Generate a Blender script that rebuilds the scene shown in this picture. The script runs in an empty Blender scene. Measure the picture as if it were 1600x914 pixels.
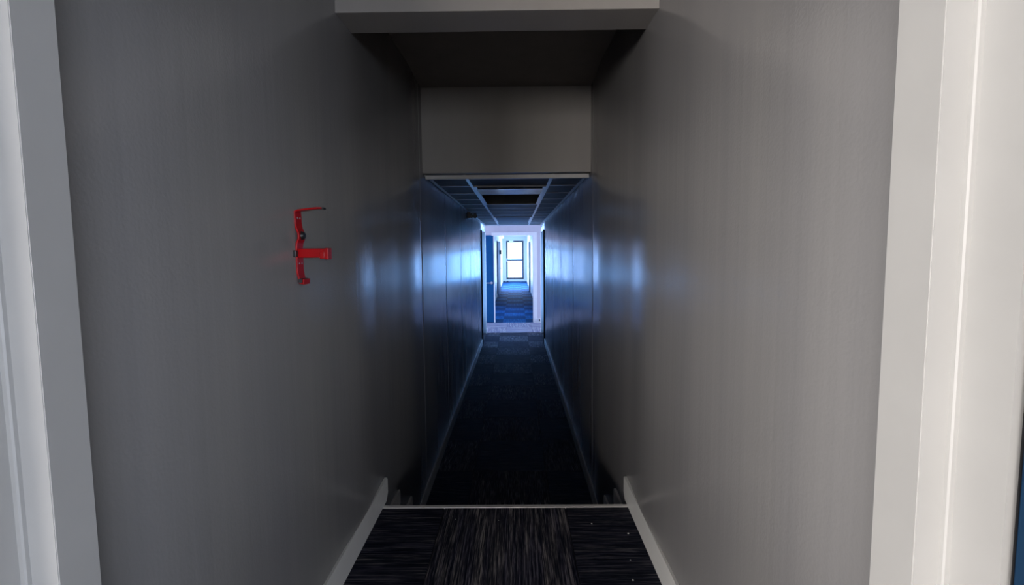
import bpy, bmesh, math, random
from mathutils import Matrix, Vector
random.seed(7)
S = bpy.context.scene
COL = S.collection

# ---------------------------------------------------------------- camera
F_PX, PITCH, YAW, ROLL = 783.95, -0.0827, 0.0088, -0.0094
def rot3():
    cy, sy = math.cos(YAW), math.sin(YAW)
    cp, sp = math.cos(PITCH), math.sin(PITCH)
    cr, sr = math.cos(ROLL), math.sin(ROLL)
    Ry = Matrix(((cy, sy, 0), (-sy, cy, 0), (0, 0, 1)))
    Rp = Matrix(((1, 0, 0), (0, cp, sp), (0, -sp, cp)))
    Rr = Matrix(((cr, 0, sr), (0, 1, 0), (-sr, 0, cr)))
    return Rr @ Rp @ Ry
R3 = rot3()
cam_data = bpy.data.cameras.new('camera')
cam = bpy.data.objects.new('camera', cam_data)
COL.objects.link(cam)
right, fwd, up = Vector(R3[0]), Vector(R3[1]), Vector(R3[2])
m = Matrix.Identity(4)
for i in range(3):
    m[i][0], m[i][1], m[i][2] = right[i], up[i], -fwd[i]
cam.matrix_world = m
cam_data.sensor_width = 36.0
cam_data.lens = F_PX / 1600 * 36
cam_data.clip_start = 0.02
S.camera = cam

# ---------------------------------------------------------------- world, daylight, added fill lamps, exposure
W = bpy.data.worlds.new('sky')
S.world = W
W.use_nodes = True
bg = W.node_tree.nodes['Background']
bg.inputs['Color'].default_value = (0.27, 0.46, 1.0, 1)
bg.inputs['Strength'].default_value = 7.0

def area(name, loc, direction, sx, sy, energy, color, portal=False):
    d = bpy.data.lights.new(name, 'AREA')
    d.shape = 'RECTANGLE'; d.size = sx; d.size_y = sy
    d.energy = energy; d.color = color
    if portal:
        d.cycles.is_portal = True
    o = bpy.data.objects.new(name, d)
    COL.objects.link(o)
    o.location = loc
    o.rotation_euler = Vector(direction).to_track_quat('-Z', 'Y').to_euler()
    return o
area('daylight_glass_door', (-0.06, 27.60, -0.5), (0, -1, 0), 1.0, 2.2, 1.0, (1, 1, 1), True)
area('daylight_back_window_a', (-5.0, -5.93, 0.0), (0, 1, 0), 6.7, 1.2, 780.0, (1.0, 0.945, 0.925))
area('daylight_back_window_b', (4.0, -5.93, 0.0), (0, 1, 0), 5.0, 1.2, 440.0, (0.78, 0.85, 1.0))
area('back_centre_fill', (-0.07, -5.93, 0.0), (0, 1, 0), 2.9, 1.2, 40.0, (1.0, 0.95, 0.92))  # added dim fill to even out the bulkhead, no window known here
area('daylight_far_window_a', (0.572, 23.8, -0.55), (-1, 0, 0), 4.2, 1.9, 360.0, (0.33, 0.53, 1.0))
area('daylight_far_window_b', (-0.702, 23.4, -0.55), (1, 0, 0), 3.6, 1.9, 360.0, (0.33, 0.53, 1.0))
area('far_corridor_fill', (0.572, 13.4, -0.35), (-1, 0, 0), 1.8, 1.2, 85.0, (0.08, 0.40, 1.0))  # added fill hidden behind the jamb, brightens the front carpet rows
area('side_recess_fill_left', (-0.722, 9.5, -0.55), (1, 0, 0), 0.9, 1.6, 20.0, (0.22, 0.47, 1.0))  # added fill to brighten the far jamb, the door behind is solid
area('side_recess_fill_right', (0.604, 9.5, -0.55), (-1, 0, 0), 0.9, 1.6, 20.0, (0.22, 0.47, 1.0))  # same added fill for the right-hand recess
area('hall_left_fill', (-8.55, -3.2, 0.0), (1, 0, 0), 4.5, 1.2, 480.0, (1.0, 0.97, 0.95))  # added side fill for the right jamb, the hall wall is solid here
area('daylight_lobby_left', (-2.93, 10.9, -0.45), (1, 0, 0), 0.9, 1.3, 110.0, (0.50, 0.62, 1.0))
area('daylight_lobby_right', (2.93, 10.9, -0.45), (-1, 0, 0), 0.9, 1.3, 110.0, (0.50, 0.62, 1.0))

S.view_settings.view_transform = 'Standard'
S.view_settings.look = 'None'
S.view_settings.exposure = 0.0
S.view_settings.gamma = 1.0
S.view_settings.use_curve_mapping = False

# ---------------------------------------------------------------- dimensions (metres, camera at the origin)
XL, XR = -0.622, 0.504           # corridor walls
ZU = -1.15                       # landing floor
RISE = 0.1715
ZL = ZU - 3 * RISE               # lower floor
Y_NOSE = 2.19
TREAD = 0.28
Y_FOOT = Y_NOSE + 2 * TREAD
BEAM0, BEAM1, ZBEAM = 1.792, 1.958, 0.821
ZC_UP = 1.079                    # ceiling above the steps
Y_BULK = 3.408
Z_BULK = 0.522
ZC = 0.517                       # lower ceiling
Y_SIDE = 8.95                    # side doorways
Y_LOBBY = 10.18
Y_DOOR = 11.59
Z_HEAD = 0.372
FXL, FXR = -0.715, 0.585         # far corridor
Y_END = 27.45
ZC_FAR = 0.775

# ---------------------------------------------------------------- materials
def new_mat(name):
    mt = bpy.data.materials.new(name)
    mt.use_nodes = True
    nt = mt.node_tree
    return mt, nt, nt.nodes['Principled BSDF']
def noise(nt, scale3, detail=3.0, rough=0.5, coord='pos', loc=(0, 0, 0)):
    if coord == 'pos':
        g = nt.nodes.new('ShaderNodeNewGeometry'); out = g.outputs['Position']
    else:
        g = nt.nodes.new('ShaderNodeTexCoord'); out = g.outputs['Object']
    mp = nt.nodes.new('ShaderNodeMapping')
    mp.inputs['Scale'].default_value = scale3
    mp.inputs['Location'].default_value = loc
    nt.links.new(out, mp.inputs['Vector'])
    n = nt.nodes.new('ShaderNodeTexNoise')
    n.inputs['Scale'].default_value = 1.0
    n.inputs['Detail'].default_value = detail
    n.inputs['Roughness'].default_value = rough
    nt.links.new(mp.outputs['Vector'], n.inputs['Vector'])
    return n
def ramp(nt, src, stops):
    r = nt.nodes.new('ShaderNodeValToRGB')
    els = r.color_ramp.elements
    while len(els) < len(stops):
        els.new(0.5)
    for e, (p, c) in zip(els, stops):
        e.position = p; e.color = (*c, 1)
    nt.links.new(src, r.inputs['Fac'])
    return r
def bump(nt, bsdf, src, strength, dist, prev=None):
    b = nt.nodes.new('ShaderNodeBump')
    b.inputs['Strength'].default_value = strength
    b.inputs['Distance'].default_value = dist
    nt.links.new(src, b.inputs['Height'])
    if prev:
        nt.links.new(prev.outputs['Normal'], b.inputs['Normal'])
    nt.links.new(b.outputs['Normal'], bsdf.inputs['Normal'])
    return b
def plain(name, col, rough=0.5, metal=0.0, spec=0.5, speckle=0.06):
    mt, nt, b = new_mat(name)
    n = noise(nt, (9, 9, 9), 4)
    lo = tuple(max(0, c * (1 - speckle)) for c in col); hi = tuple(min(1, c * (1 + speckle)) for c in col)
    r = ramp(nt, n.outputs['Fac'], [(0.3, lo), (0.7, hi)])
    nt.links.new(r.outputs['Color'], b.inputs['Base Color'])
    b.inputs['Roughness'].default_value = rough
    b.inputs['Metallic'].default_value = metal
    b.inputs['Specular IOR Level'].default_value = spec
    return mt
def wall_paint(name, a, c, rough, streak=0.0012, along=1):
    mt, nt, b = new_mat(name)
    sc = (1.0, 2.6, 0.15) if along == 1 else (5.0, 1.0, 0.5)  # broad upright tone bands put wall reflections into the paint colour
    n = noise(nt, sc, 4, 0.6)
    r = ramp(nt, n.outputs['Fac'], [(0.3, a), (0.7, c)])
    nt.links.new(r.outputs['Color'], b.inputs['Base Color'])
    b.inputs['Roughness'].default_value = rough
    # vertical roller streaks and a little orange peel
    sc2 = (0.0, 26.0, 0.35) if along == 1 else (26.0, 0.0, 0.35)
    n2 = noise(nt, sc2, 2, 0.5)
    bb = bump(nt, b, n2.outputs['Fac'], 1.0, streak)
    n3 = noise(nt, (160, 160, 160), 1)
    bump(nt, b, n3.outputs['Fac'], 0.25, 0.0012, bb)
    return mt
M = {}
M['wall'] = wall_paint('satin_grey_wall_paint', (0.266, 0.262, 0.266), (0.330, 0.322, 0.312), 0.23, 0.0008)
M['wall'].node_tree.nodes['Principled BSDF'].inputs['Specular IOR Level'].default_value = 0.7
M['wall_front'] = wall_paint('grey_wall_paint_flat', (0.285, 0.268, 0.250), (0.315, 0.295, 0.275), 0.45, 0.0006, 0)
M['lobby_wall'] = wall_paint('lilac_white_wall_paint', (0.50, 0.47, 0.49), (0.55, 0.52, 0.54), 0.45, 0.0006, 0)
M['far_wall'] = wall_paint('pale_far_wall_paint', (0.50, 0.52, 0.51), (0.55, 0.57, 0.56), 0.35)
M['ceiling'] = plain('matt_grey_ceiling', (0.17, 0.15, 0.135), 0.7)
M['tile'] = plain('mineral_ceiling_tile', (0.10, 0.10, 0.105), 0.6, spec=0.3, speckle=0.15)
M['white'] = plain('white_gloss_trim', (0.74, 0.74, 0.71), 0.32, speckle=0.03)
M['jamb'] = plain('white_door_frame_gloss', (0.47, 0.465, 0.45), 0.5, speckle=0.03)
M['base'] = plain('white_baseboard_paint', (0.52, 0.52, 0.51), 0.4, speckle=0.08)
M['rail'] = plain('white_metal_ceiling_rail', (0.36, 0.36, 0.38), 0.30, 0.0, 0.5)
M['alu'] = plain('worn_aluminium_nosing', (0.62, 0.60, 0.58), 0.42, 0.35)
M['red'] = plain('red_enamelled_steel', (0.46, 0.002, 0.005), 0.4, spec=0.3, speckle=0.15)
M['black'] = plain('black_plastic', (0.012, 0.012, 0.013), 0.4)
M['matt_black'] = plain('matt_black_edge', (0.006, 0.006, 0.007), 0.95, spec=0.05)
M['lens'] = plain('dark_lamp_lens', (0.10, 0.10, 0.09), 0.15)
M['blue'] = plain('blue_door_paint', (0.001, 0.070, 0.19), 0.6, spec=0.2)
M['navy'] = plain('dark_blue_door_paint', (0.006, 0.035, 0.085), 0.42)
M['steel'] = plain('satin_steel', (0.62, 0.64, 0.66), 0.28, 0.9)
M['darkframe'] = plain('dark_bronze_frame', (0.02, 0.025, 0.03), 0.5, 0.0)
M['grey_rail'] = plain('dull_grey_metal_rail', (0.07, 0.07, 0.075), 0.6)
M['pan'] = plain('glossy_white_light_pan', (0.45, 0.50, 0.56), 0.16, 0.55)
M['diffuser'] = plain('glossy_prismatic_diffuser', (0.30, 0.33, 0.38), 0.22, 0.0, 0.7)
M['diffuser_matt'] = plain('dull_prismatic_diffuser', (0.16, 0.18, 0.22), 0.6, 0.0, 0.2)
M['lint'] = plain('pale_lint', (0.7, 0.7, 0.66), 0.8)
M['subfloor'] = plain('grey_screed', (0.05, 0.05, 0.055), 0.9)

def carpet(name, along, dark, mid, pale, seed):
    """loop-pile tile with streaks along x (0) or y (1)"""
    mt, nt, b = new_mat(name)
    sc = (7.0, 230.0, 30.0) if along == 0 else (230.0, 7.0, 30.0)
    n = noise(nt, sc, 3, 0.65, loc=(seed, seed * 2, 0))
    r = ramp(nt, n.outputs['Fac'], [(0.40, dark), (0.53, mid), (0.66, pale)])
    sc2 = (2.0, 34.0, 8.0) if along == 0 else (34.0, 2.0, 8.0)
    n2 = noise(nt, sc2, 2, 0.5, loc=(seed * 3, seed, 0))
    r2 = ramp(nt, n2.outputs['Fac'], [(0.38, (0.6, 0.6, 0.78)), (0.64, (1.2, 1.17, 1.12))])
    mx = nt.nodes.new('ShaderNodeMix'); mx.data_type = 'RGBA'; mx.blend_type = 'MULTIPLY'
    mx.inputs[0].default_value = 1.0
    nt.links.new(r.outputs['Color'], mx.inputs[6]); nt.links.new(r2.outputs['Color'], mx.inputs[7])
    nt.links.new(mx.outputs[2], b.inputs['Base Color'])
    b.inputs['Roughness'].default_value = 0.75
    b.inputs['Specular IOR Level'].default_value = 0.06
    bump(nt, b, n.outputs['Fac'], 0.8, 0.003)
    return mt
M['carpet_x'] = carpet('charcoal_carpet_streaks_across', 0, (0.003, 0.0045, 0.010), (0.020, 0.022, 0.032), (0.115, 0.110, 0.120), 1.3)
M['carpet_y'] = carpet('charcoal_carpet_streaks_along', 1, (0.006, 0.008, 0.016), (0.058, 0.057, 0.066), (0.26, 0.245, 0.245), 4.1)
M['carpet_far_x'] = carpet('blue_carpet_streaks_across', 0, (0.002, 0.022, 0.065), (0.003, 0.034, 0.095), (0.008, 0.060, 0.15), 1.9)
M['carpet_far_y'] = carpet('blue_carpet_streaks_along', 1, (0.006, 0.055, 0.14), (0.012, 0.085, 0.20), (0.025, 0.13, 0.29), 3.3)
M['carpet_lobby_x'] = carpet('lobby_carpet_lit_tone_across', 0, (0.16, 0.17, 0.21), (0.24, 0.25, 0.29), (0.36, 0.36, 0.38), 2.2)  # lilac daylight of the lobby is put into the pile colour
M['carpet_lobby_y'] = carpet('lobby_carpet_lit_tone_along', 1, (0.15, 0.16, 0.20), (0.23, 0.24, 0.28), (0.36, 0.36, 0.38), 5.2)  # same light-tinted pile, turned

def glass_mat():
    mt = bpy.data.materials.new('clear_door_glass'); mt.use_nodes = True
    nt = mt.node_tree; nt.nodes.clear()
    out = nt.nodes.new('ShaderNodeOutputMaterial')
    tr = nt.nodes.new('ShaderNodeBsdfTransparent'); tr.inputs['Color'].default_value = (0.94, 0.97, 0.97, 1)
    gl = nt.nodes.new('ShaderNodeBsdfGlossy'); gl.inputs['Roughness'].default_value = 0.02
    fr = nt.nodes.new('ShaderNodeFresnel'); fr.inputs['IOR'].default_value = 1.45
    mx = nt.nodes.new('ShaderNodeMixShader')
    nt.links.new(fr.outputs['Fac'], mx.inputs['Fac'])
    nt.links.new(tr.outputs['BSDF'], mx.inputs[1]); nt.links.new(gl.outputs['BSDF'], mx.inputs[2])
    nt.links.new(mx.outputs['Shader'], out.inputs['Surface'])
    return mt
M['glass'] = glass_mat()

# ---------------------------------------------------------------- helpers
def link(name, me, mat, parent=None):
    o = bpy.data.objects.new(name, me)
    COL.objects.link(o)
    if mat is not None and not me.materials:
        me.materials.append(M[mat])
    if parent is not None:
        o.parent = parent
    return o
def box_bm(bm, x0, x1, y0, y1, z0, z1):
    x0, x1 = min(x0, x1), max(x0, x1)
    v = [bm.verts.new(p) for p in ((x0, y0, z0), (x1, y0, z0), (x1, y1, z0), (x0, y1, z0),
                                   (x0, y0, z1), (x1, y0, z1), (x1, y1, z1), (x0, y1, z1))]
    for f in ((3, 2, 1, 0), (4, 5, 6, 7), (0, 1, 5, 4), (1, 2, 6, 5), (2, 3, 7, 6), (3, 0, 4, 7)):
        bm.faces.new([v[i] for i in f])
def finish(bm, name, bev=0.0, seg=2, smooth=False):
    if bev:
        bmesh.ops.bevel(bm, geom=list(bm.edges), offset=bev, segments=seg, affect='EDGES', profile=0.5)
    bmesh.ops.recalc_face_normals(bm, faces=list(bm.faces))
    me = bpy.data.meshes.new(name)
    bm.to_mesh(me); bm.free()
    if smooth:
        for p in me.polygons: p.use_smooth = True
    return me
def box(name, b, mat, parent=None, bev=0.0, seg=2):
    bm = bmesh.new(); box_bm(bm, *b)
    return link(name, finish(bm, name, bev, seg), mat, parent)
def boxes(name, bl, mat, parent=None):
    bm = bmesh.new()
    for b in bl: box_bm(bm, *b)
    return link(name, finish(bm, name), mat, parent)
def struct(o, label=None):
    o['kind'] = 'structure'
    if label: o['label'] = label
    return o
def tag(o, label, cat, group=None):
    o['label'] = label; o['category'] = cat
    if group: o['group'] = group
    return o
def empty(name, loc=(0, 0, 0)):
    o = bpy.data.objects.new(name, None); COL.objects.link(o)
    o.location = loc; o.empty_display_size = 0.1
    return o
def prism(name, pts, axis, a0, a1, mat, parent=None, bev=0.0):
    """extrude a polygon: axis 'x' takes pts (y,z), 'y' takes (x,z), 'z' takes (x,y)"""
    bm = bmesh.new()
    def P(p, a):
        return {'x': (a, p[0], p[1]), 'y': (p[0], a, p[1]), 'z': (p[0], p[1], a)}[axis]
    A = [bm.verts.new(P(p, a0)) for p in pts]; B = [bm.verts.new(P(p, a1)) for p in pts]
    bm.faces.new(A); bm.faces.new(list(reversed(B)))
    n = len(pts)
    for i in range(n):
        bm.faces.new([A[i], A[(i + 1) % n], B[(i + 1) % n], B[i]])
    return link(name, finish(bm, name, bev), mat, parent)
def cyl_bm(bm, p0, p1, r0, r1=None, n=20):
    r1 = r0 if r1 is None else r1
    p0, p1 = Vector(p0), Vector(p1); d = (p1 - p0)
    q = d.to_track_quat('Z', 'Y').to_matrix()
    A, B = [], []
    for i in range(n):
        a = 2 * math.pi * i / n; u = q @ Vector((math.cos(a), math.sin(a), 0))
        A.append(bm.verts.new(p0 + u * r0)); B.append(bm.verts.new(p1 + u * r1))
    bm.faces.new(list(reversed(A))); bm.faces.new(B)
    for i in range(n):
        bm.faces.new([A[i], A[(i + 1) % n], B[(i + 1) % n], B[i]])

# ---------------------------------------------------------------- corridor walls: sheets with joints and slight bows
def bow(y):
    """how far the wall face stands proud of its plane (metres): taped joints leave low ridges"""
    h = 0.0
    for y0, up_len, dn_len, amp in ((1.93, 0.6, 0.30, 0.0100), (3.00, 0.40, 0.28, 0.0080)):
        t = y - y0
        if -up_len < t <= 0: h += amp * 0.5 * (1 + math.cos(math.pi * t / up_len))
        elif 0 < t < dn_len: h += amp * 0.5 * (1 + math.cos(math.pi * t / dn_len))
    if y < 2.0:
        h += 0.0022 * math.sin((y - 0.7) * 11.0) * min(1, max(0, (y - 0.66) / 0.25)) * min(1, (2.0 - y) / 0.3)
    if y > 3.3:
        h += 0.0016 * math.sin((y - 3.3) * 5.2) * min(1, (y - 3.3) / 0.4)
    return h
def wall_sheet(name, side, y0, y1, z0, z1, parent, step=0.03, mat='wall', lip=0.0015):
    """a wall sheet 12 mm thick facing the corridor, rounded at its two upright edges"""
    x = XL if side < 0 else XR
    ys = [y0, y0 + 0.004]
    n = max(2, int((y1 - y0) / step))
    ys += [y0 + 0.004 + (y1 - y0 - 0.008) * i / n for i in range(1, n)] + [y1 - 0.004, y1]
    bm = bmesh.new(); rows = []
    for k, y in enumerate(ys):
        off = bow(y) - (lip * 2 if k in (0, len(ys) - 1) else 0)
        xf = x - side * off; xb = x + side * 0.03
        rows.append([bm.verts.new((xf, y, z0)), bm.verts.new((xf, y, z1)), bm.verts.new((xb, y, z1)), bm.verts.new((xb, y, z0))])
    for a, b in zip(rows, rows[1:]):
        for i in range(4):
            bm.faces.new([a[i], a[(i + 1) % 4], b[(i + 1) % 4], b[i]])
    bm.faces.new(rows[0]); bm.faces.new(list(reversed(rows[-1])))
    me = finish(bm, name)
    for p in me.polygons:
        if abs(p.normal.x) > 0.9: p.use_smooth = True
    return link(name, me, mat, parent)
Z_TOP = 1.30
JOINTS = [3.30, 4.45, 5.65, 6.85, 8.05, Y_SIDE]
for side, nm in ((-1, 'left'), (1, 'right')):
    x = XL if side < 0 else XR
    w = struct(boxes('wall_' + nm, [(x + side * 0.03, x + side * 0.17, 0.66, Y_SIDE, ZL - 0.1, Z_TOP),
                                    (x + side * 0.03, x + side * 0.17, Y_SIDE, Y_LOBBY, Z_HEAD + 0.03, Z_TOP)], 'wall'),
               f'grey satin-painted {nm} wall of the corridor in upright sheets')
    wall_sheet('wall_sheet', side, 0.66, JOINTS[0], ZL - 0.05, Z_TOP - 0.01, w)
    for a, b in zip(JOINTS, JOINTS[1:]):
        wall_sheet('wall_sheet', side, a, b, ZL - 0.05, Z_TOP - 0.02, w)
    wall_sheet('wall_sheet', side, Y_SIDE, Y_LOBBY, Z_HEAD, Z_TOP - 0.02, w)

# ---------------------------------------------------------------- floors
random.seed(3)
tile_mesh = {}
def carpet_tiles(parent, x_edges, y_edges, z, mats, phase=0, gap=0.0012, clip=(None, None)):
    for r, (ya, yb) in enumerate(zip(y_edges, y_edges[1:])):
        for c, (xa, xb) in enumerate(zip(x_edges, x_edges[1:])):
            mat = mats[(r + c + phase) % 2]
            key = (round(xb - xa, 3), round(yb - ya, 3), mat)
            if key not in tile_mesh:
                bm = bmesh.new()
                hx, hy = (xb - xa) / 2 - gap, (yb - ya) / 2 - gap
                e = 0.002
                lo = [bm.verts.new((sx * hx, sy * hy, -0.007)) for sx, sy in ((-1, -1), (1, -1), (1, 1), (-1, 1))]
                md = [bm.verts.new((sx * hx, sy * hy, -e)) for sx, sy in ((-1, -1), (1, -1), (1, 1), (-1, 1))]
                hi = [bm.verts.new((sx * (hx - e), sy * (hy - e), 0)) for sx, sy in ((-1, -1), (1, -1), (1, 1), (-1, 1))]
                for A, B in ((lo, md), (md, hi)):
                    for i in range(4):
                        bm.faces.new([A[i], A[(i + 1) % 4], B[(i + 1) % 4], B[i]])
                bm.faces.new(hi); bm.faces.new(list(reversed(lo)))
                me = finish(bm, 'carpet_tile'); me.materials.append(M[mat])
                tile_mesh[key] = me
            o = bpy.data.objects.new('carpet_tile', tile_mesh[key]); COL.objects.link(o)
            o.parent = parent
            o.location = ((xa + xb) / 2, (ya + yb) / 2, z)
TX = [XL, -0.332, 0.212, XR]
fl = struct(box('floor', (-8.6, 6.8, -6.0, Y_NOSE - 0.012, ZU - 0.15, ZU - 0.0065), 'subfloor'),
            'landing floor of charcoal streaked carpet tiles in the foreground')
carpet_tiles(fl, TX, [-0.25, 0.357, 0.964, 1.571, Y_NOSE - 0.022], ZU, ('carpet_x', 'carpet_y'), 1)
TILE = 0.607
fl2 = struct(box('floor_lower', (XL - 0.15, XR + 0.15, Y_FOOT - 0.3, Y_LOBBY, ZL - 0.12, ZL - 0.0065), 'subfloor'),
             'lower corridor floor of dark blue carpet tiles below the steps')
carpet_tiles(fl2, TX, [Y_FOOT + 0.002, 3.083] + [3.69 + TILE * i for i in range(0, 11)] + [Y_LOBBY], ZL, ('carpet_x', 'carpet_y'), 1)
fl3 = struct(box('floor_lobby', (-3.0, 3.0, Y_LOBBY, Y_DOOR, ZL - 0.12, ZL - 0.0065), 'subfloor'),
             'carpet tiles coloured with the lilac light of the cross lobby before the far doorway')
carpet_tiles(fl3, [-2.40 + 0.545 * i for i in range(0, 10)], [Y_LOBBY, 10.88, Y_DOOR], ZL, ('carpet_lobby_x', 'carpet_lobby_y'), 0)
fl4 = struct(box('floor_far', (FXL - 0.1, FXR + 0.1, Y_DOOR, Y_END + 0.1, ZL - 0.12, ZL - 0.0065), 'subfloor'),
             'bright blue checked carpet tiles of the far corridor')
carpet_tiles(fl4, [FXL, -0.32, 0.225, FXR], [Y_DOOR + TILE * i for i in range(0, 26)] + [Y_END - 0.02], ZL, ('carpet_far_x', 'carpet_far_y'), 0)

# steps down from the landing
st = struct(box('stairs', (XL - 0.02, XR + 0.02, Y_NOSE - 0.20, Y_NOSE - 0.016, ZL - 0.1, ZU - 0.16), 'subfloor'),
            'three carpeted steps down from the landing to the lower corridor')
for k in (1, 2):
    y0 = Y_NOSE + (k - 1) * TREAD; z = ZU - k * RISE
    box('step', (XL, XR, y0 - 0.014, y0 + TREAD - 0.012, ZL - 0.05, z - 0.001), 'carpet_x', st)
    box('step_nosing', (XL, XR, y0 + TREAD - 0.035, y0 + TREAD, z - 0.02, z + 0.003), 'alu', st, 0.003)
box('riser', (XL, XR, Y_NOSE - 0.012, Y_NOSE - 0.004, ZU - RISE, ZU - 0.02), 'carpet_x', st)
tn = struct(prism('trim_1', [(Y_NOSE - 0.024, ZU - 0.006), (Y_NOSE - 0.022, ZU + 0.002), (Y_NOSE - 0.004, ZU + 0.004),
                             (Y_NOSE + 0.001, ZU), (Y_NOSE + 0.001, ZU - 0.03), (Y_NOSE - 0.006, ZU - 0.03), (Y_NOSE - 0.006, ZU - 0.006)],
                  'x', XL + 0.012, XR - 0.012, 'alu'),
            'thin worn metal nosing along the landing edge at the top step')
# ---------------------------------------------------------------- baseboards
BT = 0.012
n = 0
def baseboard(side, y0, y1, z0, h, end='slope', mat='base', top_in=0.006):
    x = XL if side < 0 else XR
    pts = [(y0, z0), (y1 - 0.028, z0), (y1, z0 + 0.03), (y1, z0 + h - 0.012), (y1 - 0.008, z0 + h), (y0, z0 + h)]
    o = prism('baseboard_' + ('left' if side < 0 else 'right'), pts, 'x', x + side * 0.004, x - side * BT, mat)
    return o
for side, nm in ((-1, 'left'), (1, 'right')):
    struct(baseboard(side, 0.66, 2.262, ZU, 0.103, mat='white'), f'white baseboard on the {nm} wall of the landing')
    struct(baseboard(side, Y_NOSE + 0.002, Y_NOSE + TREAD + 0.03, ZU - RISE, 0.10), f'short baseboard end beside the first step, {nm} wall')
    struct(baseboard(side, Y_NOSE + TREAD + 0.002, Y_FOOT + 0.035, ZU - 2 * RISE, 0.092), f'short baseboard end beside the second step, {nm} wall')
    struct(baseboard(side, Y_FOOT + 0.002, Y_SIDE - 0.03, ZL, 0.089), f'long thin baseboard of the lower corridor, {nm} wall')
    # small nail in the landing baseboard end
# nail head on the left landing baseboard end
bl = [o for o in bpy.data.objects if o.name == 'baseboard_left'][0]
bm = bmesh.new(); cyl_bm(bm, (XL + BT - 0.001, 2.236, ZU + 0.062), (XL + BT + 0.0015, 2.236, ZU + 0.062), 0.0035, 0.002, 10)
link('nail_head', finish(bm, 'nail_head'), 'steel', bl)

# ---------------------------------------------------------------- beam, bulkhead, ceilings
struct(box('ceiling_beam', (XL - 0.01, XR + 0.01, BEAM0, BEAM1, ZBEAM, 1.29), 'wall_front', None, 0.003), 'grey ceiling beam crossing the top of the landing')
struct(box('ceiling_landing', (-8.6, 6.8, -6.0, BEAM0 + 0.02, 1.28, 1.36), 'wall_front'), 'ceiling over the landing and the space behind')
struct(box('ceiling_upper', (XL - 0.03, XR + 0.03, BEAM1 - 0.02, Y_BULK + 0.1, ZC_UP, ZC_UP + 0.2), 'ceiling'), 'dark flat ceiling between beam and bulkhead')
struct(box('wall_bulkhead', (XL - 0.005, XR + 0.005, Y_BULK, Y_BULK + 0.08, Z_BULK, ZC_UP + 0.05), 'wall_front'), 'grey bulkhead face above the start of the lower ceiling')
struct(box('trim_2', (XL + 0.012, XR - 0.006, Y_BULK + 0.03, Y_BULK + 0.06, ZC - 0.030, ZC - 0.003), 'base', None, 0.003), 'narrow trim board along the front edge of the lower ceiling')

RAILX = (-0.348, 0.257)
ROW = 0.52
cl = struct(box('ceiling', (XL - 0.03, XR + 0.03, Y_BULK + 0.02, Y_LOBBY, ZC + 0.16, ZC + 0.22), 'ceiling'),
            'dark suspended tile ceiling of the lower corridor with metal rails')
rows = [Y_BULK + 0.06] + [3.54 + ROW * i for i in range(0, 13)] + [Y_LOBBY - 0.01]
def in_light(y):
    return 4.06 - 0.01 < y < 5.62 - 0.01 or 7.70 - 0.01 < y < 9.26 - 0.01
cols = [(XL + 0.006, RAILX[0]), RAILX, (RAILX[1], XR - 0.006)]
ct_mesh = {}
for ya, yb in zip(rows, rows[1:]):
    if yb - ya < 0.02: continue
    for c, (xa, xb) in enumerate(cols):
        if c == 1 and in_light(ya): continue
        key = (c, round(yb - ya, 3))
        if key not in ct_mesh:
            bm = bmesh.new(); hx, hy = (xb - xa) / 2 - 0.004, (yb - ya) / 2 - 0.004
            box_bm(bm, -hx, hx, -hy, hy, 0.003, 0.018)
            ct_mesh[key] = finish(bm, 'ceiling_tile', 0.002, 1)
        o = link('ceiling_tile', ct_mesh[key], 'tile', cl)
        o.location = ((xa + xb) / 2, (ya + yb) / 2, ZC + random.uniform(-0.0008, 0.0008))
        o.rotation_euler = (random.uniform(-0.004, 0.004), random.uniform(-0.003, 0.003), 0)
for x in RAILX:
    box('ceiling_rail', (x - 0.012, x + 0.012, Y_BULK + 0.06, Y_LOBBY - 0.01, ZC - 0.003, ZC + 0.003), 'rail', cl, 0.001, 1)
for y in rows[1:-1]:
    for c, (xa, xb) in enumerate(cols):
        if c == 1 and (4.1 < y < 5.6 or 7.75 < y < 9.2): continue
        box('cross_rail', (xa + 0.012, xb - 0.012, y - 0.012, y + 0.012, ZC - 0.002, ZC + 0.003), 'rail', cl)
for xw, s in ((XL, 1), (XR, -1)):
    boxes('wall_angle', [(xw + s * 0.001, xw + s * 0.024, Y_BULK + 0.06, Y_LOBBY - 0.01, ZC - 0.004, ZC + 0.001),
                         (xw - s * 0.0, xw + s * 0.004, Y_BULK + 0.06, Y_LOBBY - 0.01, ZC - 0.004, ZC + 0.02)], 'rail', cl)

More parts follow.
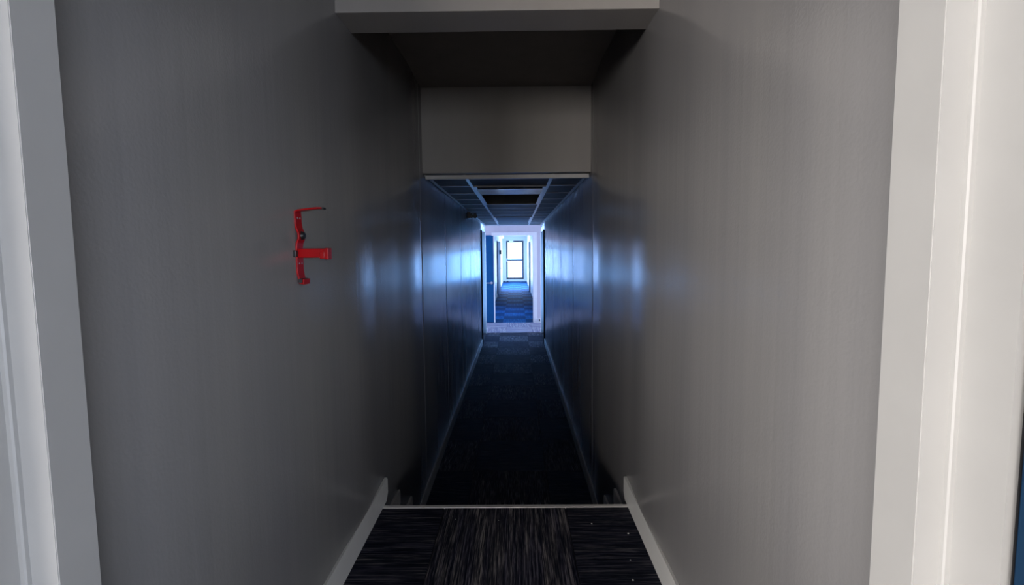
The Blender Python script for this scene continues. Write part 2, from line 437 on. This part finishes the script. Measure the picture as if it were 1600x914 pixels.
# recessed, unlit light fittings
def troffer(y0, y1, label, part, mat, tilt):
    t = empty('ceiling_light', ((RAILX[0] + RAILX[1]) / 2, (y0 + y1) / 2, ZC))
    cx, cy, cz = t.location
    x0, x1 = RAILX[0] + 0.014 - cx, RAILX[1] - 0.014 - cx
    a, b = y0 + 0.006 - cy, y1 - 0.006 - cy
    h = 0.130
    box('light_pan', (x0, x1, a, b, h, h + 0.004), 'pan', t)
    for xs, dx in ((x0, 0.003), (x1, -0.003)):
        box('side_reflector', (xs, xs + dx, a, b, -0.001, h), 'pan', t)
    box('end_plate', (x0, x1, a, a + 0.003, -0.001, h), 'tile', t)
    box('end_plate', (x0, x1, b - 0.003, b, -0.001, h), 'tile', t)
    w = 0.022
    boxes('trim_frame', [(x0, x0 + w, a, b, -0.007, -0.001), (x1 - w, x1, a, b, -0.007, -0.001),
                         (x0 + w, x1 - w, a, a + w, -0.007, -0.001), (x0 + w, x1 - w, b - w, b, -0.007, -0.001)], 'rail', t)
    yd = a + (b - a) * part
    L = yd - a - w
    df_ = box('diffuser', (x0 + w, x1 - w, 0.0, L, -0.004, 0.0), mat, t, 0.001, 1)
    df_.location = (0, a + w, -0.004 - L * math.sin(tilt)); df_.rotation_euler = (tilt, 0, 0)  # near end dropped so the panel mirrors the far daylight
    for k in range(1, 9):
        yr = L * k / 9
        box('diffuser_rib', (x0 + w, x1 - w, yr - 0.002, yr + 0.002, -0.006, -0.004), mat, df_)
    box('diffuser_edge', (x0 + w, x1 - w, yd, yd + 0.012, -0.010, 0.010), 'darkframe', t)
    for fx in (-0.13, 0.13):
        bm = bmesh.new(); cyl_bm(bm, (fx, a + 0.06, h - 0.028), (fx, b - 0.06, h - 0.028), 0.013, None, 14)
        link('lamp_tube', finish(bm, 'lamp_tube', smooth=True), 'pan', t)
    tag(t, label, 'ceiling light', 'recessed lights in the lower ceiling')
troffer(4.06, 5.62, 'large unlit recessed ceiling light with blue sheen just behind the bulkhead', 0.34, 'diffuser', 0.030)
troffer(7.70, 9.26, 'smaller-looking unlit recessed ceiling light near the end of the tiled ceiling', 0.9, 'diffuser_matt', 0.0)

# twin-headed black fixture high on the left wall
e = empty('emergency_light', (XL, 6.55, 0.455))
box('mounting_box', (0.001, 0.045, -0.10, 0.10, -0.035, 0.045), 'black', e, 0.006)
for hx, s in ((0.050, -1), (0.098, 1)):
    bm = bmesh.new()
    cyl_bm(bm, (hx, 0.02, 0.0), (hx, -0.05, -0.004), 0.020, 0.030, 18)
    hd = link('lamp_head', finish(bm, 'lamp_head', 0.003), 'black', e)
    bm = bmesh.new(); cyl_bm(bm, (hx, -0.0505, -0.004), (hx, -0.053, -0.004), 0.0235, 0.021, 18)
    link('lens', finish(bm, 'lens'), 'lens', hd)
box('bracket_arm', (0.04, 0.118, 0.0, 0.02, 0.028, 0.040), 'black', e, 0.003)
tag(e, 'small black twin-headed fixture high on left wall under tiled ceiling', 'wall light')

# ---------------------------------------------------------------- red extinguisher bracket on the left wall
br = empty('extinguisher_bracket', (XL, 1.43, 0.0))
def strap(name, pts, w0, w1, th, mat, parent, bev=0.0012):
    """flat bar in the x-z plane: polyline pts of (x, z), width along y"""
    bm = bmesh.new(); L, Rr = [], []
    k = len(pts)
    for i, (x, z) in enumerate(pts):
        a = Vector(pts[max(0, i - 1)]); b = Vector(pts[min(k - 1, i + 1)])
        d = (b - a).normalized(); nrm = Vector((-d.y, d.x)) * th / 2
        L.append([bm.verts.new((x + s * nrm.x, y, z + s * nrm.y)) for s in (1, -1) for y in (w0, w1)])
    for A, B in zip(L, L[1:]):
        for q in ((0, 1, 1, 0), (1, 3, 3, 1), (3, 2, 2, 3), (2, 0, 0, 2)):
            bm.faces.new([A[q[0]], A[q[1]], B[q[2]], B[q[3]]])
    bm.faces.new([L[0][i] for i in (0, 2, 3, 1)]); bm.faces.new([L[-1][i] for i in (0, 1, 3, 2)])
    return link(name, finish(bm, name, bev), mat, parent)
# back strap: stands on the wall, with two shallow joggles
strap('back_strap', [(0.003, 0.118), (0.004, 0.085), (0.006, 0.070), (0.012, 0.056), (0.012, 0.040), (0.006, 0.028),
                     (0.004, 0.010), (0.004, -0.050), (0.006, -0.066)], -0.021, 0.021, 0.005, 'red', br)
strap('top_hook', [(0.003, 0.116), (0.012, 0.1195), (0.035, 0.122), (0.062, 0.125), (0.079, 0.1245)], -0.017, 0.008, 0.005, 'red', br)
box('hook_tip', (0.074, 0.083, -0.016, 0.007, 0.1215, 0.1270), 'black', br, 0.001)
bm = bmesh.new(); cyl_bm(bm, (0.010, 0.0, 0.049), (0.022, 0.0, 0.049), 0.014, 0.010, 18)
link('boss', finish(bm, 'boss', 0.002), 'black', br)
arm = box('band_arm', (0.004, 0.090, -0.015, 0.004, -0.014, 0.012), 'red', br, 0.0025)
box('band_clip', (0.083, 0.094, -0.020, 0.009, -0.019, 0.013), 'red', arm, 0.002)
box('clip_tongue', (0.068, 0.082, -0.017, 0.006, -0.017, 0.004), 'red', arm, 0.002)
box('band_pin', (0.000, 0.010, -0.036, -0.021, -0.011, 0.007), 'black', br, 0.002)
ft = strap('foot', [(0.006, -0.062), (0.008, -0.074), (0.010, -0.086), (0.020, -0.088), (0.0215, -0.074)], -0.021, 0.021, 0.005, 'red', br)
bm = bmesh.new(); cyl_bm(bm, (0.013, -0.023, -0.079), (0.013, 0.022, -0.079), 0.0065, None, 14)
link('foot_pad', finish(bm, 'foot_pad'), 'black', ft)
for z in (0.098, -0.030):
    for y in (-0.008, 0.008):
        bm = bmesh.new(); cyl_bm(bm, (0.0062, y, z), (0.008, y, z), 0.003, 0.002, 10)
        link('screw', finish(bm, 'screw'), 'steel', br)
tag(br, 'empty red metal fire extinguisher bracket fixed to the left wall', 'bracket')

# ---------------------------------------------------------------- near doorway the camera looks through
def frame_profile(side, xi, y_far, y_mid, xo, y_near):
    """plan outline of a rebated jamb"""
    s = side
    return [(xi, y_far), (xi, y_mid), (xo, y_mid), (xo, y_near), (xo + s * 0.12, y_near), (xo + s * 0.12, y_far)]
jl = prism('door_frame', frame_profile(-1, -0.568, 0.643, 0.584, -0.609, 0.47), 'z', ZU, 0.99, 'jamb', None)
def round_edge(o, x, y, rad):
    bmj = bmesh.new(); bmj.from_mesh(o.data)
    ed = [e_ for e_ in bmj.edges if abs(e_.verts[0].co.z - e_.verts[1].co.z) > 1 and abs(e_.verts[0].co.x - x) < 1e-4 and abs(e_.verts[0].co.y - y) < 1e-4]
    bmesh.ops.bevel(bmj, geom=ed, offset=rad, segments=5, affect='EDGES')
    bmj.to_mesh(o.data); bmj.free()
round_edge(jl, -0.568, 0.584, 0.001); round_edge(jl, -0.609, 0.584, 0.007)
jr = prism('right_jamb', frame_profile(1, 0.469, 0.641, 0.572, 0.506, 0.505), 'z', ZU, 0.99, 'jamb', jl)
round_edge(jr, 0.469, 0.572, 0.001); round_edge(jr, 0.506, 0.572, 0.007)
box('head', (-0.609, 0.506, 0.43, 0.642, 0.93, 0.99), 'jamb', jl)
jl.name = 'door_1'
struct(jl, 'white rebated door frame at the very front, on both sides of the view')
struct(boxes('wall_front', [(-8.6, -0.645, 0.44, 0.67, ZU - 0.1, 1.30), (0.54, 6.8, 0.44, 0.67, ZU - 0.1, 1.30),
                            (-0.645, 0.54, 0.44, 0.67, 0.985, 1.30)], 'wall_front'), 'wall around the front doorway')
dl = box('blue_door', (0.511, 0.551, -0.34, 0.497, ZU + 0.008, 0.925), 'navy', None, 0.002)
tag(dl, 'dark blue door swung open at the extreme right edge of the view', 'door')
boxes('door_edge_strip', [(0.5105, 0.5515, 0.4970, 0.4985, ZU + 0.008, 0.925)], 'black', dl)
for z in (-0.9, -0.1, 0.7):
    bm = bmesh.new(); cyl_bm(bm, (0.556, 0.500, z - 0.045), (0.556, 0.500, z + 0.045), 0.005, None, 12)
    link('hinge', finish(bm, 'hinge'), 'steel', dl)
# the wide hall behind the doorway, with its strip window
HX0, HX1 = -8.6, 6.8
struct(boxes('wall_behind', [(HX0 - 0.1, HX0, -6.0, 0.62, ZU - 0.1, 1.36), (HX1, HX1 + 0.1, -6.0, 0.62, ZU - 0.1, 1.36)], 'wall_front'), 'side walls of the hall behind the front doorway')
struct(boxes('wall_back', [(HX0 - 0.1, -8.4, -6.1, -6.0, ZU - 0.1, 1.36), (6.6, HX1 + 0.1, -6.1, -6.0, ZU - 0.1, 1.36),
                           (-8.4, 6.6, -6.1, -6.0, ZU - 0.1, -0.66), (-8.4, 6.6, -6.1, -6.0, 0.66, 1.36)], 'wall_front'), 'back wall with strip windows behind the viewer')
for k, xa, xb, nb in ((1, -8.4, -1.6, 4), (4, 1.45, 6.6, 3), (7, -1.6, 1.45, 2)):  # the middle bay is made up to hold the centre fill lamp
    stp = (xb - xa - 0.04) / nb
    wf = struct(boxes(f'window_{k}', [(xa, xb, -6.06, -6.0, -0.66, -0.60), (xa, xb, -6.06, -6.0, 0.60, 0.66)] +
                      [(xa + stp * i, xa + 0.04 + stp * i, -6.06, -6.0, -0.60, 0.60) for i in range(nb + 1)], 'white'), 'unseen strip window bay in the back wall, set around a lamp')
    for i in range(nb):
        box('sky_block_sheet', (xa + 0.04 + stp * i, xa + stp * (i + 1), -6.09, -6.075, -0.60, 0.60), 'white', wf)  # opaque sheets added to keep the blue sky out of the hall

# ---------------------------------------------------------------- side doorways at the end of the lower corridor
for side, nm, k in ((-1, 'left', 2), (1, 'right', 3)):
    x = XL if side < 0 else XR
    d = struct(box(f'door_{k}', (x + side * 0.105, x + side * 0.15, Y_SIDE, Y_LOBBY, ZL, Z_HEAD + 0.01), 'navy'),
               f'recessed side doorway on the {nm} at the end of the lower corridor')
    box('near_jamb', (x - side * 0.020, x + side * 0.17, Y_SIDE - 0.028, Y_SIDE + 0.004, ZL, Z_HEAD), 'matt_black', d)
    box('far_jamb', (x - side * 0.010, x + side * 0.16, Y_LOBBY - 0.09, Y_LOBBY + 0.002, ZL + 0.002, Z_HEAD - 0.005), 'white', d, 0.004)
    box('jamb_block', (x - side * 0.016, x + side * 0.02, Y_LOBBY - 0.10, Y_LOBBY + 0.001, ZL + 0.001, ZL + 0.09), 'white', d, 0.006)

# ---------------------------------------------------------------- cross lobby
struct(boxes('wall_lobby_front', [(-3.0, XL - 0.17, Y_LOBBY - 0.1, Y_LOBBY, ZL - 0.1, 1.0), (XR + 0.17, 3.0, Y_LOBBY - 0.1, Y_LOBBY, ZL - 0.1, 1.0),
                                  (XL - 0.17, XR + 0.17, Y_LOBBY - 0.01, Y_LOBBY, ZC + 0.05, 1.0)], 'lobby_wall'), 'lobby walls beside the corridor mouth')
struct(box('trim_3', (XL, XR, Y_LOBBY - 0.012, Y_LOBBY + 0.03, ZC - 0.006, ZC + 0.05), 'white', None, 0.004), 'white trim closing the far end of the tiled ceiling')
XD0, XD1 = -1.34, 0.398
struct(boxes('wall_lobby', [(-3.0, XD0 - 0.08, Y_DOOR, Y_DOOR + 0.1, ZL - 0.1, 1.0), (XD1 + 0.08, 3.0, Y_DOOR, Y_DOOR + 0.1, ZL - 0.1, 1.0),
                            (XD0 - 0.08, XD1 + 0.08, Y_DOOR, Y_DOOR + 0.1, 0.424, 1.0)], 'lobby_wall'), 'pale lilac lobby wall around the far doorway')
struct(box('ceiling_lobby', (-3.0, 3.0, Y_LOBBY - 0.1, Y_DOOR + 0.1, 0.98, 1.08), 'lobby_wall'), 'ceiling of the cross lobby')
struct(boxes('wall_lobby_ends', [(-3.1, -3.0, Y_LOBBY - 0.1, Y_DOOR + 0.1, ZL - 0.1, 1.08), (3.0, 3.1, Y_LOBBY - 0.1, Y_DOOR + 0.1, ZL - 0.1, 1.08)], 'lobby_wall'), 'end walls of the cross lobby')
for k, sx in ((2, -1), (3, 1)):
    wn = struct(boxes(f'window_{k}', [(sx * 2.96, sx * 3.0, 10.38, 10.43, -1.17, 0.27), (sx * 2.96, sx * 3.0, 11.37, 11.42, -1.17, 0.27),
                                      (sx * 2.96, sx * 3.0, 10.43, 11.37, -1.17, -1.12), (sx * 2.96, sx * 3.0, 10.43, 11.37, 0.22, 0.27)], 'white'),
                'window at one end of the cross lobby')
    box('pane', (sx * 2.975, sx * 2.98, 10.43, 11.37, -1.12, 0.22), 'glass', wn)
struct(box('baseboard_lobby', (XD1 + 0.08, 3.0, Y_DOOR - 0.012, Y_DOOR + 0.002, ZL, ZL + 0.09), 'white'), 'white lobby baseboard right of the far doorway')
ds = box('door_stop', (0.515, 0.545, Y_DOOR - 0.06, Y_DOOR - 0.012, ZL + 0.03, ZL + 0.095), 'steel', None, 0.006)
boxes('rubber_tip', [(0.518, 0.542, Y_DOOR - 0.068, Y_DOOR - 0.058, ZL + 0.035, ZL + 0.090)], 'black', ds)
tag(ds, 'tiny dark door stop low on the wall right of the far doorway', 'door stop')
# double-door frame with its left leaf shut
df = struct(boxes('door_4', [(XD1, XD1 + 0.082, Y_DOOR - 0.012, Y_DOOR + 0.11, ZL, 0.424)], 'white'), 'white frame of the far double doorway')
box('left_jamb', (XD0 - 0.08, XD0, Y_DOOR - 0.012, Y_DOOR + 0.11, ZL, 0.424), 'white', df)
box('frame_head', (-0.56, XD1, Y_DOOR - 0.012, Y_DOOR + 0.11, 0.351, 0.424), 'white', df)
boxes('frame_head', [(XD0, -0.56, Y_DOOR - 0.004, Y_DOOR + 0.11, 0.365, 0.424)], 'lobby_wall', df)
box('inner_stop', (XD1 - 0.014, XD1 - 0.001, Y_DOOR + 0.05, Y_DOOR + 0.08, ZL, 0.350), 'white', df)
lf = box('door_leaf', (XD0 + 0.004, -0.518, Y_DOOR - 0.010, Y_DOOR + 0.035, ZL + 0.012, 0.362), 'blue', None, 0.002)
tag(lf, 'closed blue door leaf with lever handle left of the far doorway', 'door')
box('edge_strip', (-0.520, -0.496, Y_DOOR - 0.016, Y_DOOR + 0.038, ZL + 0.010, 0.364), 'white', lf, 0.003)
bm = bmesh.new(); cyl_bm(bm, (-0.572, Y_DOOR - 0.010, -0.735), (-0.572, Y_DOOR - 0.026, -0.735), 0.030, 0.027, 20)
hd = link('handle_rose', finish(bm, 'handle_rose'), 'steel', lf)
bm = bmesh.new(); cyl_bm(bm, (-0.572, Y_DOOR - 0.024, -0.735), (-0.572, Y_DOOR - 0.065, -0.735), 0.010, None, 12)
cyl_bm(bm, (-0.565, Y_DOOR - 0.060, -0.735), (-0.700, Y_DOOR - 0.060, -0.735), 0.011, 0.010, 12)
link('lever', finish(bm, 'lever'), 'steel', hd)

# ---------------------------------------------------------------- far corridor
struct(boxes('wall_far_left', [(FXL - 0.1, FXL, Y_DOOR + 0.1, 18.6, ZL - 0.1, ZC_FAR), (FXL - 0.1, FXL, 19.5, Y_END, ZL - 0.1, ZC_FAR),
                               (FXL - 0.1, FXL, 18.6, 19.5, Z_HEAD + 0.02, ZC_FAR), (FXL - 0.1, FXL - 0.06, 18.6, 19.5, ZL - 0.1, Z_HEAD + 0.02)], 'far_wall'),
       'pale left wall of the far corridor')
struct(boxes('wall_far_right', [(FXR, FXR + 0.1, Y_DOOR + 0.1, Y_END, ZL - 0.1, ZC_FAR)], 'far_wall'), 'pale right wall of the far corridor')
struct(box('ceiling_far', (FXL - 0.1, FXR + 0.1, Y_DOOR + 0.1, Y_END + 0.1, ZC_FAR, ZC_FAR + 0.1), 'far_wall'), 'pale ceiling of the far corridor')
for nm, x, s in (('left', FXL, 1), ('right', FXR, -1)):
    struct(box('baseboard_far_' + nm, (x - s * 0.002, x + s * 0.012, Y_DOOR + 0.11, 18.55 if s > 0 else Y_END, ZL, ZL + 0.09), 'white'), f'white baseboard of the far corridor, {nm} side')
def side_window(k, x, sgn, y0, y1, z0, z1, label):
    w_ = 0.05
    struct(boxes(f'window_{k}', [(x + sgn * 0.001, x - sgn * 0.014, y0 - w_, y0, z0 - w_, z1 + w_), (x + sgn * 0.001, x - sgn * 0.014, y1, y1 + w_, z0 - w_, z1 + w_),
                                 (x + sgn * 0.001, x - sgn * 0.014, y0, y1, z0 - w_, z0), (x + sgn * 0.001, x - sgn * 0.014, y0, y1, z1, z1 + w_)], 'white'), label)
side_window(5, FXR, 1, 21.7, 25.9, -1.50, 0.40, 'bright side glazing on the right of the far corridor')
side_window(6, FXL, -1, 21.6, 25.2, -1.50, 0.40, 'bright side glazing on the left of the far corridor')
side_window(8, FXR, 1, 12.5, 14.3, -0.95, 0.25, 'added unseen surround for a fill lamp in the far corridor')  # made-up frame around the hidden fill lamp, wall is solid behind
GX0, GX1, GZ0, GZ1 = -0.540, 0.408, -1.545, 0.556
struct(boxes('wall_end', [(FXL - 0.1, GX0, Y_END, Y_END + 0.1, ZL - 0.1, ZC_FAR + 0.1), (GX1, FXR + 0.1, Y_END, Y_END + 0.1, ZL - 0.1, ZC_FAR + 0.1),
                          (GX0, GX1, Y_END, Y_END + 0.1, GZ1, ZC_FAR + 0.1), (GX0, GX1, Y_END, Y_END + 0.1, ZL - 0.1, GZ0)], 'far_wall'),
       'end wall of the far corridor around the glazed door')
gd = empty('glazed_door', ((GX0 + GX1) / 2, Y_END + 0.02, GZ0))
hw, hh = (GX1 - GX0) / 2, GZ1 - GZ0
zm = -0.497 - GZ0
box('stile', (-hw, -hw + 0.085, -0.02, 0.03, 0, hh), 'darkframe', gd, 0.004)
box('stile', (hw - 0.085, hw, -0.02, 0.03, 0, hh), 'darkframe', gd, 0.004)
box('top_rail', (-hw + 0.075, hw - 0.075, -0.02, 0.03, hh - 0.09, hh), 'darkframe', gd, 0.004)
box('bottom_rail', (-hw + 0.075, hw - 0.075, -0.02, 0.03, 0, 0.09), 'darkframe', gd, 0.004)
box('mid_rail', (-hw + 0.075, hw - 0.075, -0.02, 0.03, zm - 0.038, zm + 0.038), 'grey_rail', gd, 0.004)
box('pane', (-hw + 0.07, hw - 0.07, 0.004, 0.010, zm + 0.02, hh - 0.06), 'glass', gd)
box('pane', (-hw + 0.07, hw - 0.07, 0.004, 0.010, 0.06, zm - 0.02), 'glass', gd)
box('door_closer', (-hw + 0.16, -hw + 0.40, -0.08, -0.02, hh - 0.065, hh - 0.005), 'white', gd, 0.006)
box('door_handle', (-hw + 0.02, -hw + 0.055, -0.07, -0.02, zm - 0.10, zm + 0.10), 'steel', gd, 0.006)
tag(gd, 'brightly lit dark-framed glazed door with mid rail at the far end', 'door')

def ajar(name, hinge, ang, length, mat, label, closer=False, s=1):
    r = empty(name, (hinge[0], hinge[1], ZL)); r.rotation_euler = (0, 0, ang)
    p = box('leaf', (-0.02, 0.02, 0.0, length, 0.01, 2.02), mat, r, 0.002)
    bm = bmesh.new(); cyl_bm(bm, (s * 0.02, length - 0.07, 1.0), (s * 0.065, length - 0.07, 1.0), 0.012, None, 12)
    cyl_bm(bm, (s * 0.06, length - 0.065, 1.0), (s * 0.06, length - 0.19, 1.0), 0.009, None, 12)
    link('lever', finish(bm, 'lever'), 'steel', p)
    if closer:
        box('door_closer', (0.02, 0.07, length - 0.24, length - 0.04, 1.54, 1.70), 'black', p, 0.004)
    tag(r, label, 'door')
ajar('side_door', (FXL + 0.024, 18.62), -0.085, 0.86, 'blue', 'blue side door standing ajar on the left of the far corridor', True)
ajar('side_door', (FXR - 0.045, 20.45), 0.0, 0.86, 'navy', 'thin dark side door edge on the right of the far corridor', False, -1)
sg = box('exit_box', (FXL + 0.004, FXL + 0.13, 23.9, 24.1, 0.60, 0.72), 'white', None, 0.008)
box('lamp_cover', (FXL + 0.02, FXL + 0.12, 23.885, 23.902, 0.62, 0.70), 'white', sg, 0.004)
tag(sg, 'small white box high on the left wall of the far corridor', 'wall box')
for i, (x, lab) in enumerate(((-0.655, 'left of two small dark wedges on the floor before glazed door'), (-0.475, 'right of two small dark wedges on the floor before glazed door'))):
    wdg = prism('door_wedge', [(x - 0.065, ZL), (x + 0.065, ZL), (x + 0.055, ZL + 0.055), (x - 0.01, ZL + 0.06), (x - 0.06, ZL + 0.03)], 'y', 26.95, 27.07, 'black', None, 0.006)
    tag(wdg, lab, 'wedge', 'wedges by the glazed door')

# ---------------------------------------------------------------- specks of lint on the landing carpet
for i, (x, y, r, lab) in enumerate(((0.309, 2.03, 0.0028, 'pale lint speck on the right-hand carpet tile, nearest the centre tile'), (0.446, 1.955, 0.0034, 'brightest pale lint speck, close against the right baseboard'), (0.415, 1.78, 0.0026, 'pale lint speck midway along the right baseboard'), (0.398, 1.665, 0.0032, 'pale lint speck by the right baseboard at the bottom of the view'), (-0.085, 2.06, 0.0022, 'pale lint speck near the middle of the centre carpet tile'), (-0.27, 2.07, 0.0022, 'pale lint speck at the far left corner of the centre carpet tile'))):
    bm = bmesh.new(); bmesh.ops.create_icosphere(bm, subdivisions=1, radius=r)
    for v in bm.verts: v.co.z *= 0.55; v.co.x *= 1.2
    o = link('lint_speck', finish(bm, 'lint_speck'), 'lint')
    o.location = (x, y, ZU + r * 0.5)
    tag(o, lab, 'speck', 'lint specks on the landing carpet')
